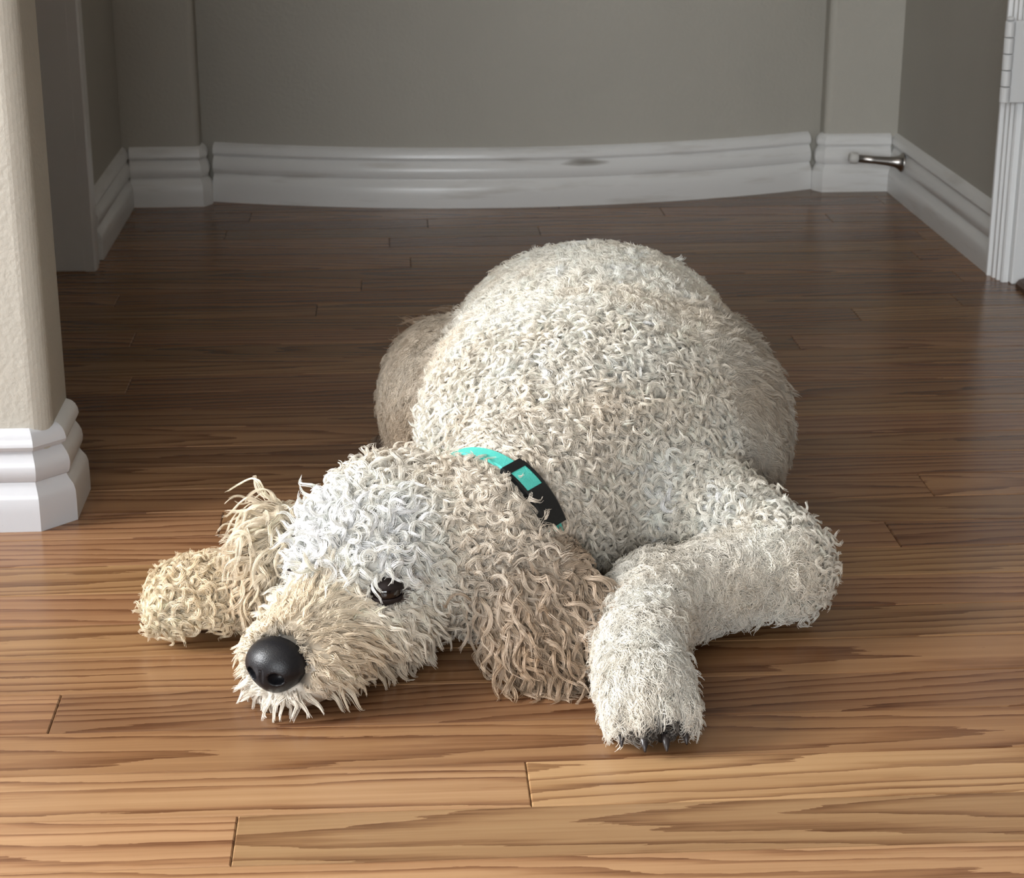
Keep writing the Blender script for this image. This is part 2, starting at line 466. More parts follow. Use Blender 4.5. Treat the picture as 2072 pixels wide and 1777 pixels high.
# three mitred pieces round the wall end
CH = 0.021
ring = [(-3.4, YF), (XE - CH, YF), (XE, YF + CH), (XE, YB - CH), (XE - CH, YB), (-2.2, YB)]
baseboard('baseboard_front', ring, 'trim_chipped', part=(0, 1))
baseboard('baseboard_front_corner', ring, 'trim_chipped', part=(1, 2))
baseboard('baseboard_front_side', ring, 'trim', part=(2, 3))
baseboard('baseboard_front_rear', ring, 'trim', part=(3, 5))
baseboard('baseboard_left', [(XL, YL + 0.07), (XL, YBL)])
baseboard('baseboard_back_left', [(XL + .012, YBL), (-0.334 - .006, YBL), (-0.334 + 0.0, YBL + .010), (-0.334, 3.352)])
b_pts = [on_arc(-0.312 + (0.738 + 0.312) * i / 36, ar) for i in range(37)]
baseboard('baseboard_back', b_pts, label='white baseboard following the bowed wall')
baseboard('baseboard_back_right', [(0.762, 3.392), (0.762, YBR + .010), (0.762 + .006, YBR), (XR - .012, YBR)])
baseboard('baseboard_right', [(XR, YBR), (XR, 2.745)])

# ------------------------------------------------------------------ trims: jamb and casing on the left, casing and jamb on the right
t1 = structure(box('trim_1', XL - 0.125, XL + 0.001, YL - 0.004, YL + 0.012, 0, 2.1, M['trim'], bev=0.002), 'white door jamb deep in the hall')
cas = [(0.0, 0.0), (0.014, 0.0), (0.016, 0.006), (0.016, 0.030), (0.013, 0.040), (0.014, 0.052), (0.010, 0.066), (0.0, 0.070)]
def casing_x(name, xw, sgn, ya, ydir, z1, pts):
    """casing on a wall that faces sgn*X; profile (stand-off, distance from the opening)"""
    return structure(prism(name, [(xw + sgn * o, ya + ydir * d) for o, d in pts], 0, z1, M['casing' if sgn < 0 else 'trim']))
casing_x('trim_2', XL, 1, YL - 0.004, 1, 2.16, cas)
cas_r = [(0.0, 0.0), (0.008, 0.0), (0.010, 0.003), (0.010, 0.006), (0.007, 0.009), (0.007, 0.012), (0.0125, 0.015), (0.0125, 0.020), (0.009, 0.023), (0.009, 0.026),
         (0.0145, 0.029), (0.015, 0.034), (0.012, 0.037), (0.012, 0.040), (0.0185, 0.043), (0.0190, 0.048), (0.0170, 0.051), (0.0, 0.051)]
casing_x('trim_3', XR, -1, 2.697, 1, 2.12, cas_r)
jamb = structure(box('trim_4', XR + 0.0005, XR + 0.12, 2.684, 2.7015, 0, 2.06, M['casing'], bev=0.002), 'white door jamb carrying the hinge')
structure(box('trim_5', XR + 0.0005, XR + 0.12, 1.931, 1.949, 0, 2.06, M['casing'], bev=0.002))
bm = bmesh.new()
box_bm(bm, XR + 0.045, XR + 0.075, 2.672, 2.684, 0.012, 2.05, 0.002)
structure(from_bm('trim_6', bm, M['trim']), 'door stop moulding')

# dark threshold in the doorway
pr = [(0.0, 0.0), (0.0, 0.006), (0.004, 0.011), (0.012, 0.0135), (0.10, 0.0135), (0.112, 0.0)]
bm = bmesh.new()
lo = [bm.verts.new((XR + 0.002 + x, 1.951, z)) for x, z in pr]
hi = [bm.verts.new((XR + 0.002 + x, 2.667, z)) for x, z in pr]
for i in range(len(pr)):
    bm.faces.new((lo[i], lo[(i + 1) % len(pr)], hi[(i + 1) % len(pr)], hi[i]))
bm.faces.new(lo[::-1]); bm.faces.new(hi)
tag(from_bm('threshold', bm, M['threshold']), 'dark brown wooden threshold on the floor in the right-hand doorway', 'threshold')

# hinge on the right jamb
hx, hy = at(2038, 130, Y=2.674)[0], 2.674
hz0, hz1 = at(2034, 208, Y=hy)[2], at(2040, 42, Y=hy)[2]
hg = empty('hinge', (hx, hy, hz0))
hg.parent = jamb
hg['label'] = 'white painted hinge'
bm = bmesh.new()
box_bm(bm, 0.0055, 0.042, 0.0, 0.0036, 0.0, hz1 - hz0, 0.0008)
from_bm('leaf', bm, M['hinge'], hg)
for k in range(5):
    bm = bmesh.new()
    seg = (hz1 - hz0) / 5
    z0 = k * seg + 0.0006; z1 = (k + 1) * seg - 0.0006
    lathe(bm, [(0, .0065), (.0006, .0072), (z1 - z0 - .0006, .0072), (z1 - z0, .0065)], (0, 0, z0), (0, 0, 1), 18)
    if k in (1, 3):
        box_bm(bm, 0.0, 0.009, 0.0002, 0.0034, z0, z1)
    else:
        box_bm(bm, 0.0, 0.003, 0.004, 0.0068, z0, z1)
    from_bm('knuckle', bm, M['hinge'], hg)
bm = bmesh.new()
lathe(bm, [(0, .003), (.002, .0058), (.004, .0058), (.006, .002)], (0, 0, hz1 - hz0), (0, 0, 1), 16)
from_bm('pin_head', bm, M['hinge'], hg)

# door stop on the right baseboard
base = at(1826, 329, X=XR - 0.0125)
tip = at(1719, 319, Y=base[1] - 0.004)
ds = empty('door_stop', tuple(base))
tag(ds, 'brushed metal door stop with white rubber tip on the right baseboard', 'door stop')
v = Vector(tip - base); Ld = v.length
bm = bmesh.new()
lathe(bm, [(0, .0165), (.0015, .0170), (.003, .0158), (.007, .0120), (.014, .0094), (.026, .0077), (.05, .0069), (Ld - .014, .0066)], (0, 0, 0), v, 24)
from_bm('rod', bm, M['metal'], ds, True)
bm = bmesh.new()
lathe(bm, [(Ld - .0145, .0086), (Ld - .013, .0100), (Ld - .003, .0100), (Ld, .0082)], (0, 0, 0), v, 24)
from_bm('rubber_tip', bm, M['rubber_white'], ds, True)

# ================================================================== the dog
# ---- a solid described by its distance function: rounded cones and ellipsoids, softly joined
HY = math.radians(33)
EZ = 0.080
E0 = at(690, 1172, z=EZ)                         # between the eyes
HF = np.array([-math.sin(HY), -math.cos(HY), 0.0])   # where the head points
HL = np.array([math.cos(HY), -math.sin(HY), 0.0])    # the dog's left
HU = np.array([0, 0, 1.0])
def hd(f, l, u):
    return E0 + f * HF + l * HL + u * HU
def nrm(v):
    v = np.asarray(v, float)
    return v / (np.linalg.norm(v, axis=-1, keepdims=True) + 1e-12)

# fur character per region: length, curl radius, turns, lift, colour
REG = {
    'torso':    dict(L=.020, rc=.0026, tn=1.5, lift=.50, cur=0, col=(.83, .785, .70), part='torso_fur'),
    'rump':     dict(L=.014, rc=.0014, tn=1.3, lift=.45, cur=0, col=(.82, .775, .685), part='torso_fur'),
    'shoulder': dict(L=.025, rc=.0042, tn=1.9, lift=.66, cur=1, col=(.83, .79, .71), part='torso_fur'),
    'neck':     dict(L=.024, rc=.0042, tn=1.9, lift=.60, cur=1, col=(.79, .73, .64), part='torso_fur'),
    'flank':    dict(L=.019, rc=.0014, tn=1.2, lift=.32, cur=0, col=(.50, .455, .39), part='torso_fur'),  # shade of the unlit side put into the coat colour
    'thigh_r':  dict(L=.013, rc=.0013, tn=1.4, lift=.40, cur=0, col=(.45, .375, .29), part='hind_leg_fur'),  # tan coat, darkened further to paint in the wall end's shade
    'thigh_l':  dict(L=.018, rc=.0014, tn=1.2, lift=.32, cur=0, col=(.48, .435, .37), part='hind_leg_fur.001'),  # unlit side again, its shade painted into the fur
    'foot':     dict(L=.024, rc=.0025, tn=1.2, lift=.60, cur=0, col=(.16, .105, .075), part='hind_leg_fur'),
    'tail':     dict(L=.050, rc=.0050, tn=0.7, lift=.55, cur=0, col=(.40, .29, .20), part='tail_fur'),
    'arm_l':    dict(L=.021, rc=.0040, tn=1.7, lift=.66, cur=1, col=(.82, .77, .68), part='foreleg_fur'),
    'fore_l':   dict(L=.014, rc=.0026, tn=1.4, lift=.48, cur=0, col=(.77, .73, .655), part='foreleg_fur'),
    'paw_l':    dict(L=.014, rc=.0018, tn=0.9, lift=.42, cur=0, col=(.77, .735, .665), part='foreleg_fur'),
    'arm_r':    dict(L=.018, rc=.0040, tn=1.9, lift=.70, cur=1, col=(.78, .67, .50), part='foreleg_fur.001'),
    'paw_r':    dict(L=.018, rc=.0038, tn=1.5, lift=.68, cur=1, col=(.82, .72, .55), part='foreleg_fur.001'),
    'skull':    dict(L=.029, rc=.0042, tn=1.3, lift=.52, cur=1, col=(.87, .85, .79), part='head_fur'),
    'nape':     dict(L=.031, rc=.0052, tn=1.8, lift=.62, cur=1, col=(.77, .71, .62), part='head_fur'),
    'cheek':    dict(L=.026, rc=.0026, tn=0.9, lift=.30, cur=1, col=(.80, .74, .64), part='head_fur'),
    'muzzle':   dict(L=.024, rc=.0014, tn=0.7, lift=.27, cur=1, col=(.79, .685, .54), part='muzzle_fur'),
    'chin':     dict(L=.034, rc=.0022, tn=0.7, lift=.30, cur=1, col=(.78, .72, .62), part='muzzle_fur'),
    'lip':      dict(L=.014, rc=.0012, tn=0.7, lift=.35, cur=1, col=(.78, .73, .66), part='muzzle_fur'),
    'ear_l':    dict(L=.056, rc=.0046, tn=1.6, lift=.20, cur=2, col=(.46, .355, .26), part='ear_fur'),
    'ear_r':    dict(L=.042, rc=.0055, tn=1.1, lift=.55, cur=2, col=(.75, .645, .50), part='ear_fur.001'),
}
PR = []   # (kind, params, region, flow, blend)
def cone(a, b, ra, rb, reg, flow=None, k=.025):
    a, b = np.array(a, float), np.array(b, float)
    PR.append(('c', (a, b, ra, rb), reg, nrm(b - a) if flow is None else nrm(flow), k))
def ell(c, r, reg, flow, rot=None, k=.025):
    PR.append(('e', (np.array(c, float), np.array(r, float), np.eye(3) if rot is None else np.array(rot)), reg, nrm(flow), k))
HR = np.array([HF, HL, HU])                      # rows: local axes
# torso
ell((.165, 1.700, .112), (.135, .130, .100), 'shoulder', (.15, 1, -.35), k=.04)
ell((.185, 1.810, .120), (.150, .160, .108), 'torso', (.1, 1, -.4), k=.05)
ell((.205, 1.950, .124), (.148, .140, .112), 'rump', (.05, 1, -.5), k=.05)
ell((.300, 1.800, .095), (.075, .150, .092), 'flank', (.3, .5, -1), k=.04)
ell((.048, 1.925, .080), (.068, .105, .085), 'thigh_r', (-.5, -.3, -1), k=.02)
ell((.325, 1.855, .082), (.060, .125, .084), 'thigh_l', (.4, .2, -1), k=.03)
cone((.045, 1.955, .026), (-.002, 1.945, .020), .026, .018, 'foot', (-1, -.4, .1), k=.01)
cone((.150, 2.060, .110), (.040, 2.090, .105), .022, .010, 'tail', (-1, .1, .25), k=.02)
# neck
cone(hd(-.085, .0, .000), (.075, 1.531, .084), .060, .065, 'neck', (.68, .72, .1), k=.03)
cone((.075, 1.531, .084), (.150, 1.640, .105), .065, .090, 'neck', k=.03)
# left foreleg (on the right of the photograph)
cone((.228, 1.635, .084), (.324, 1.533, .052), .062, .041, 'arm_l', k=.03)
cone((.322, 1.530, .052), (.210, 1.475, .046), .040, .034, 'fore_l', k=.015)
cone((.210, 1.475, .048), (.188, 1.395, .040), .036, .033, 'fore_l', (-.1, -1, -.5), k=.015)
ell((.186, 1.352, .032), (.036, .050, .030), 'paw_l', (0, -1, -.45), k=.015)
for i in range(4):
    ell((.162 + i * .0165, 1.322 - .010 * (i in (1, 2)), .021), (.0098, .020, .019), 'paw_l', (0, -1, -.5), k=.006)
# right foreleg (on the left of the photograph)
cone((.04, 1.63, .055), (-.120, 1.548, .037), .045, .032, 'arm_r', k=.02)
ell((-.168, 1.536, .036), (.044, .034, .030), 'paw_r', (-1, -.1, -.1), k=.015)
for i in range(3):
    ell((-.198 + .006 * abs(i - 1), 1.516 + i * .019, .026), (.020, .0105, .020), 'paw_r', (-1, -.1, -.2), k=.006)
# head
ell(hd(-.060, 0, .004), (.072, .064, .056), 'skull', -HF * .8 + HU * -.2, HR, k=.03)
ell(hd(-.105, 0, .000), (.055, .062, .058), 'nape', -HF * .8 + HU * -.3, HR, k=.03)
ell(hd(-.018, 0, .010), (.032, .046, .026), 'skull', HF * .5 + HU * -.1, HR, k=.02)     # brow
for s in (-1, 1):
    ell(hd(-.020, s * .036, -.038), (.052, .030, .036), 'cheek', -HF * .5 + HL * s * .25 - HU * .8, HR, k=.02)
    ell(hd(.040, s * .025, -.046), (.050, .027, .029), 'muzzle', -HF * .75 + HL * s * .45 - HU * .55, HR, k=.015)
cone(hd(.00, 0, -.022), hd(.064, 0, -.033), .037, .0275, 'muzzle', -HF + HU * .12, k=.015)
ell(hd(.052, 0, -.066), (.048, .028, .013), 'chin', HF * .7 - HU * .5, HR, k=.01)
for s in (-1, 1):                                  # upper lip under the nose
    ell(hd(.074, s * .012, -.061), (.024, .020, .015), 'lip', HF * .35 + HL * s * .6 - HU * .7, HR, k=.008)
# ears
a1 = nrm(np.array((.030, -.065, -.085))); a2 = nrm(np.array((1, .1, .25)) - a1 * np.dot((1, .1, .25), a1)); a3 = np.cross(a1, a2)
ell((.112, 1.452, .060), (.058, .052, .014), 'ear_l', a1 + np.array((.15, 0, 0)), np.array([a1, a2, a3]), k=.012)
b1 = nrm(np.array((-.25, -.35, -.9))); b2 = nrm(np.cross(b1, (1, 0, 0))); b3 = np.cross(b1, b2)
ell((-.112, 1.535, .076), (.042, .036, .016), 'ear_r', b1 + np.array((-.2, 0, 0)), np.array([b1, b2, b3]), k=.012)

def prim_d(p, pr):
    kind, q = pr[0], pr[1]
    if kind == 'c':
        a, b, ra, rb = q
        ab = b - a
        t = np.clip(((p - a) @ ab) / (ab @ ab), 0, 1)
        return np.linalg.norm(p - a - t[:, None] * ab, axis=1) - (ra + (rb - ra) * t)
    c, r, R = q
    l = (p - c) @ R.T
    k0 = np.linalg.norm(l / r, axis=1)
    k1 = np.linalg.norm(l / (r * r), axis=1)
    return k0 * (k0 - 1.0) / (k1 + 1e-9)
def sdf(p, weights=False):
    d = None
    ds_ = []
    for pr in PR:
        di = prim_d(p, pr)
        if weights: ds_.append(di)
        if d is None: d = di
        else:
            k = pr[4]
            h = np.clip(0.5 + 0.5 * (d - di) / k, 0, 1)
            d = d * (1 - h) + di * h - k * h * (1 - h)
    d = np.maximum(d, 0.0015 - p[:, 2]) if True else d     # flattened where it lies on the floor
    if weights:
        D = np.array(ds_)
        Wt = np.exp(-(D - D.min(0)) / 0.006)
        return d, Wt / Wt.sum(0)
    return d
def grad(p, e=.0015):
    g = np.empty_like(p)
    for i in range(3):
        q = p.copy(); q[:, i] += e; r = p.copy(); r[:, i] -= e
        g[:, i] = sdf(q) - sdf(r)
    return nrm(g)

def surface_nets(fn, lo, hi, h):
    lo, hi = np.array(lo, float), np.array(hi, float)
    n = np.ceil((hi - lo) / h).astype(int) + 1
    ax = [lo[i] + np.arange(n[i]) * h for i in range(3)]
    G = np.stack(np.meshgrid(*ax, indexing='ij'), -1).reshape(-1, 3)
    V = np.empty(len(G))
    for s in range(0, len(G), 400000):
        V[s:s + 400000] = fn(G[s:s + 400000])
    V = V.reshape(n)
    S = V < 0
    nx, ny, nz = n - 1
    corners = [(i, j, k) for i in (0, 1) for j in (0, 1) for k in (0, 1)]
    cnt = np.zeros((nx, ny, nz), int)
    for (i, j, k) in corners: cnt += S[i:i + nx, j:j + ny, k:k + nz]
    act = (cnt > 0) & (cnt < 8)
    idx = -np.ones((nx, ny, nz), int)
    cells = np.argwhere(act)
    idx[act] = np.arange(len(cells))
    acc = np.zeros((len(cells), 3)); num = np.zeros(len(cells))
    for a in corners:
        for ax_ in range(3):
            if a[ax_]: continue
            b = list(a); b[ax_] = 1
            va = V[cells[:, 0] + a[0], cells[:, 1] + a[1], cells[:, 2] + a[2]]
            vb = V[cells[:, 0] + b[0], cells[:, 1] + b[1], cells[:, 2] + b[2]]
            m = (va < 0) != (vb < 0)
            t = np.where(m, va / np.where(m, va - vb, 1), 0)
            pt = np.array(a, float) + 0
            P = np.tile(pt, (len(cells), 1)); P[:, ax_] += t
            acc[m] += P[m]; num[m] += 1
    verts = lo + (cells + acc / num[:, None]) * h
    faces = []
    for ax_ in range(3):
        o1, o2 = [(1, 2), (2, 0), (0, 1)][ax_]
        sl_a = [slice(None)] * 3; sl_b = [slice(None)] * 3
        sl_a[ax_] = slice(0, -1); sl_b[ax_] = slice(1, None)
        A, B = S[tuple(sl_a)], S[tuple(sl_b)]
        ed = np.argwhere(A != B)
        m = (ed[:, o1] > 0) & (ed[:, o2] > 0) & (ed[:, o1] < n[o1] - 1) & (ed[:, o2] < n[o2] - 1)
        ed = ed[m]
        fl = A[ed[:, 0], ed[:, 1], ed[:, 2]]
        def cell(d1, d2):
            c = ed.copy(); c[:, o1] += d1; c[:, o2] += d2
            return idx[c[:, 0], c[:, 1], c[:, 2]]
        q = np.stack([cell(-1, -1), cell(0, -1), cell(0, 0), cell(-1, 0)], 1)
        q[~fl] = q[~fl][:, ::-1]
        faces.append(q)
    faces = np.concatenate(faces)
    return verts, faces[(faces >= 0).all(1)]
def np_mesh(name, verts, faces):
    me = bpy.data.meshes.new(name)
    me.vertices.add(len(verts)); me.vertices.foreach_set('co', np.ascontiguousarray(verts, np.float32).ravel())
    nf = len(faces)
    me.loops.add(nf * 4); me.loops.foreach_set('vertex_index', faces.astype(np.int32).ravel())
    me.polygons.add(nf); me.polygons.foreach_set('loop_start', np.arange(0, nf * 4, 4, dtype=np.int32))
    me.update(calc_edges=True); me.validate()
    return me

DOG0 = np.array((.16, 1.66, 0.0))
dog = empty('dog', tuple(DOG0))
tag(dog, 'cream curly-coated dog lying flat on the wooden floor with its chin down', 'dog')
bv, bf = surface_nets(sdf, (-.28, 1.26, -.006), (.46, 2.14, .27), .0055)
body_me = np_mesh('body', bv - DOG0, bf)
body = link('body', body_me, M['fur'], dog, True)
_, bw = sdf(bv, True)
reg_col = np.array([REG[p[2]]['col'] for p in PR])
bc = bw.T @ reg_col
_nd = np.linalg.norm(bv - hd(.090, 0, -.039), axis=1)
bc *= (1 - .9 * np.clip((.034 - _nd) / .008, 0, 1) * (bv[:, 2] > .028))[:, None]      # dark skin round the nose
_pd = np.linalg.norm((bv - np.array((.192, 1.306, .016))) / np.array((.024, .022, .016)), axis=1)
bc *= (1 - .95 * np.clip((1.2 - _pd) / .3, 0, 1))[:, None]        # dark pads
ca = body_me.attributes.new('col', 'FLOAT_COLOR', 'POINT')
ca.data.foreach_set('color', np.concatenate([bc * 0.9, np.ones((len(bc), 1))], 1).astype(np.float32).ravel())

# ---- landmarks kept free of fur
NOSE = hd(.090, 0, -.039)
EYES = [hd(.004, .047, .001), hd(.004, -.047, -.002)]
# collar ring round the neck
NC = np.array((.075, 1.531, .086)); NR = .077      # middle and radius of the collar
NAX = nrm(np.array((.68, .72, .10)))

# ---- fur
tri = np.concatenate([bf[:, [0, 1, 2]], bf[:, [0, 2, 3]]])
ta = bv[tri]
area = 0.5 * np.linalg.norm(np.cross(ta[:, 1] - ta[:, 0], ta[:, 2] - ta[:, 0]), axis=1)
def sample_roots(n):
    t = rng.choice(len(tri), n, p=area / area.sum())
    u, v = rng.random(n), rng.random(n)
    m = u + v > 1; u[m], v[m] = 1 - u[m], 1 - v[m]
    return ta[t, 0] + u[:, None] * (ta[t, 1] - ta[t, 0]) + v[:, None] * (ta[t, 2] - ta[t, 0])
def thin(p, s):
    key = np.floor(p / s).astype(np.int64)
    h = key[:, 0] * 73856093 ^ key[:, 1] * 19349663 ^ key[:, 2] * 83492791
    _, i = np.unique(h, return_index=True)
    return p[i]
SPACING = 0.0042
roots = thin(sample_roots(160000), SPACING)
rng.shuffle(roots)
nrmls = grad(roots)
keep = ~((nrmls[:, 2] < -0.3) & (roots[:, 2] < .02)) & (roots[:, 2] > .002)
away = (nrmls @ nrm(roots - _c).T).diagonal() if len(roots) < 2 else np.einsum('ij,ij->i', nrmls, nrm(roots - _c))
keep &= ~((away > .35) & (rng.random(len(roots)) < .55))
keep &= np.linalg.norm(((roots - NOSE) @ HR.T) / np.array((.0215, .0250, .0205)), axis=1) > 1.0
EYE_R = (.0145, .0100)
def eye_dist(p, E):
    l = (p - E) @ HR.T                             # almond: long along the head's side, low in height
    return np.sqrt(((l[:, 0] ** 2 + l[:, 1] ** 2) * .72 + (l[:, 2] * 1.8) ** 2))
for E, er in zip(EYES, EYE_R):
    keep &= eye_dist(roots, E) > er
roots, nrmls = roots[keep], nrmls[keep]
_, wts = sdf(roots, True)
main = wts.argmax(0)
regs = [p[2] for p in PR]
CLS = np.array([REG[r]['cur'] for r in regs])
pk = rng.random(len(roots)) < np.where(np.array(regs)[main] == 'tail', .25, np.array((1.0, .62, .80))[CLS[main]])
roots, nrmls, wts, main = roots[pk], nrmls[pk], wts[:, pk], main[pk]
cls = CLS[main]
pk = (np.linalg.norm((roots - np.array((.192, 1.306, .016))) / np.array((.024, .022, .016)), axis=1) > 1.1) | (rng.random(len(roots)) < .45)
roots, nrmls, wts, main, cls = roots[pk], nrmls[pk], wts[:, pk], main[pk], cls[pk]
def attr(name):
    return wts.T @ np.array([REG[r][name] for r in regs])
Ln, rc, tn, lift = attr('L'), attr('rc'), attr('tn'), attr('lift')
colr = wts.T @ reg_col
flow = wts.T @ np.array([p[3] for p in PR])
N = len(roots)
# soft patches of warmer and paler coat, and lock-to-lock difference
def patches(p, s, seed):
    r_ = np.random.default_rng(seed)
    o = np.zeros(len(p))
    for _ in range(14):
        k = r_.normal(size=3) * s; o += np.sin(p @ k + r_.random() * 6.28)
    return o / 3.7
pt = patches(roots, 38, 3)
colr = colr * (1 + .075 * pt[:, None] * np.array((.6, .95, 1.35)))
colr = colr * (1 + rng.normal(size=(N, 1)) * .07)
# short around the eyes, nose and under the collar
for E, er in zip(EYES, EYE_R):
    de = eye_dist(roots, E)
    f = np.clip((de - er) / .022, 0, 1)
    Ln *= .30 + .70 * f
    lift *= .4 + .6 * f
    dk = np.clip((er + .0045 - de) / .004, 0, 1)[:, None]
    colr = colr * (1 - dk) + np.array((.10, .075, .06)) * dk
dn = np.linalg.norm(roots - NOSE, axis=1)
Ln *= np.where(roots[:, 2] < .026, 1.0, .30 + .70 * np.clip((dn - .021) / .03, 0, 1))
colr *= (1 - .55 * np.clip((.029 - dn) / .005, 0, 1) * (roots[:, 2] > .028))[:, None]
dc = np.abs((roots - NC) @ NAX)
near = np.linalg.norm(roots - NC, axis=1) < .10
Ln = np.where(near & (dc < .013), Ln * .22, np.where(near & (dc < .024), Ln * .6, Ln))
# dark pads peeping out at the front of the near paw
pd_ = np.linalg.norm((roots - np.array((.192, 1.306, .016))) / np.array((.024, .022, .016)), axis=1)
dk = np.clip((1.15 - pd_) / .3, 0, 1)[:, None]
colr = colr * (1 - .9 * dk) + np.array((.03, .025, .025)) * .9 * dk
# muzzle: darker tan on the flews
fl = (roots - E0) @ HF; ll = (roots - E0) @ HL; uu = (roots - E0) @ HU
jow = np.exp(-(((fl - .005) / .03) ** 2 + ((ll - .05) / .03) ** 2 + ((uu + .055) / .02) ** 2))
colr = colr * (1 - .45 * jow[:, None] * np.array((.8, .95, 1.1)))
colr = np.clip(colr, .01, .88)
Ln *= 1 - .35 * dk[:, 0]

T = 10
tt = np.linspace(0, 1, T)
ft = flow - np.einsum('ij,ij->i', flow, nrmls)[:, None] * nrmls
ft = nrm(ft + rng.normal(size=ft.shape) * .28)
Ln = Ln * rng.uniform(.75, 1.25, N)
d0 = nrm(nrmls * lift[:, None] + ft * (1 - lift)[:, None] + rng.normal(size=ft.shape) * .12)
d1 = nrm(ft + nrmls * (.35 * lift)[:, None] + np.array((0, 0, -.45)))
ph = rng.random(N) * 6.283
hand = np.where(rng.random(N) < .5, 1, -1)
guide = np.empty((N, T, 3))
pos = roots - nrmls * .001
side = nrm(np.cross(d0, nrmls) + 1e-6)
guide[:, 0] = pos
cur = pos.copy()
for j in range(1, T):
    w = tt[j] ** 0.8
    d = nrm(d0 * (1 - w) + d1 * w)
    cur = cur + d * (Ln / (T - 1))[:, None]
    guide[:, j] = cur
ax_ = nrm(d0 + d1)
s1 = nrm(np.cross(ax_, nrmls) + 1e-6); s2 = np.cross(ax_, s1)
amp = rc[:, None] * np.clip(tt * 2.2, 0, 1)[None] * rng.uniform(.7, 1.3, (N, 1))
ang = ph[:, None] + hand[:, None] * 6.283 * tn[:, None] * tt[None] * rng.uniform(.8, 1.25, (N, 1))
guide += amp[..., None] * (np.cos(ang)[..., None] * s1[:, None] + np.sin(ang)[..., None] * s2[:, None])
guide -= (amp[:, :1, None]) * (np.cos(ang[:, :1])[..., None] * s1[:, None] + np.sin(ang[:, :1])[..., None] * s2[:, None])
# keep the locks outside the skin and above the floor
flat = guide[:, 2:].reshape(-1, 3)
dd = sdf(flat)
need = np.repeat(rng.uniform(.0015, .0045, N), T - 2)
bad = dd < need
if bad.any():
    g = grad(flat[bad])
    flat[bad] += g * (need[bad] - dd[bad])[:, None]
guide[:, 2:] = flat.reshape(N, T - 2, 3)
guide[..., 2] = np.maximum(guide[..., 2], .0012)

KIDS, SIG = (11, 15, 15), (.0030, .0021, .0017)      # strands per lock and lock thickness: plain, curly, ear
part_of = np.array([REG[r]['part'] for r in regs])[main]
FUR_LABEL = {'torso_fur': None, 'muzzle_fur': 'straighter tan muzzle fur', 'ear_fur': 'long wavy brownish ear fur', 'ear_fur.001': 'fluffy ear fur',
             'head_fur': None, 'foreleg_fur': None, 'foreleg_fur.001': 'golden curls on the tucked paw', 'hind_leg_fur': None, 'hind_leg_fur.001': None, 'tail_fur': None}
def strands(sel, kids, sig, k_):
    g = guide[sel]
    n = len(g)
    off = rng.normal(size=(n, kids, 3)) * sig
    nn = nrmls[sel][:, None]
    off -= (off * nn).sum(-1, keepdims=True) * nn
    spread = (1 - (.45, .74, .70)[k_] * tt ** .6)[None, None, :, None]
    st = g[:, None] + off[:, :, None] * spread
    st = st + rng.normal(size=(n, kids, 1, 3)) * .0005 * tt[None, None, :, None]
    cut = rng.uniform(.72, 1.0, (n, kids, 1))          # strands end at different lengths
    ti = np.clip(tt[None, None] * cut * (T - 1), 0, T - 1.0001)
    i0 = ti.astype(int); fr = (ti - i0)[..., None]
    st = np.take_along_axis(st, i0[..., None], 2) * (1 - fr) + np.take_along_axis(st, (i0 + 1)[..., None], 2) * fr
    st[..., 2] = np.maximum(st[..., 2], .0008)
    c = np.repeat(colr[sel], kids, 0) * (1 + rng.normal(size=(n * kids, 1)) * .05)
    return st.reshape(-1, T, 3), c
def make_fur(name, sel):
    S = [strands(sel & (cls == k), KIDS[k], SIG[k], k) for k in range(3) if (sel & (cls == k)).any()]
    st = np.concatenate([a for a, b in S]); c = np.concatenate([b for a, b in S])
    ns = len(st)
    cv = bpy.data.hair_curves.new(name)
    cv.add_curves([T] * ns)
    cv.position_data.foreach_set('vector', (st.reshape(-1, 3) - DOG0).astype(np.float32).ravel())
    ra = cv.attributes.get('radius') or cv.attributes.new('radius', 'FLOAT', 'POINT')
    ra.data.foreach_set('value', np.tile((.00031 * (1 - .62 * tt ** 1.5)), ns).astype(np.float32))
    a = cv.attributes.new('col', 'FLOAT_COLOR', 'CURVE')
    a.data.foreach_set('color', np.concatenate([np.clip(c, .01, .9), np.ones((ns, 1))], 1).astype(np.float32).ravel())
    cv.materials.append(M['fur'])
    o = bpy.data.objects.new(name, cv)
    COL.objects.link(o); o.parent = dog
    o['kind'] = 'stuff'
    if FUR_LABEL.get(name): o['label'] = FUR_LABEL[name]
    return ns
tot = 0
for nm in FUR_LABEL:
    tot += make_fur(nm, part_of == nm)
print('locks', N, 'strands', tot, 'body faces', len(bf))

# ---- nose: a rounded wedge with two nostrils and a groove
def nose_d(p):
    l = (p - NOSE) @ HR.T
    r = np.array((.0225, .0268, .0225))
    q = l.copy(); q[:, 1] *= 1 + np.clip(-l[:, 2], 0, 1) * 14         # narrower below
    k0 = np.linalg.norm(q / r, axis=1); k1 = np.linalg.norm(q / (r * r), axis=1)
    d = k0 * (k0 - 1) / (k1 + 1e-9)
    for s in (-1, 1):
        c = np.array((.0200, s * .0116, -.0030)); rr = np.array((.0105, .0064, .0054))
        m = (l - c) / rr
        n0 = np.linalg.norm(m, axis=1); n1 = np.linalg.norm(m / rr, axis=1)
        d = np.maximum(d, -(n0 * (n0 - 1) / (n1 + 1e-9)))
    gr = np.sqrt(l[:, 1] ** 2 + (l[:, 0] - .0230) ** 2 * .3) - .0011   # middle groove
    gr = np.where(l[:, 2] < .003, gr, gr + (l[:, 2] - .003))
    return np.maximum(d, -gr)
nv, nf_ = surface_nets(nose_d, NOSE - .03, NOSE + .03, .0011)
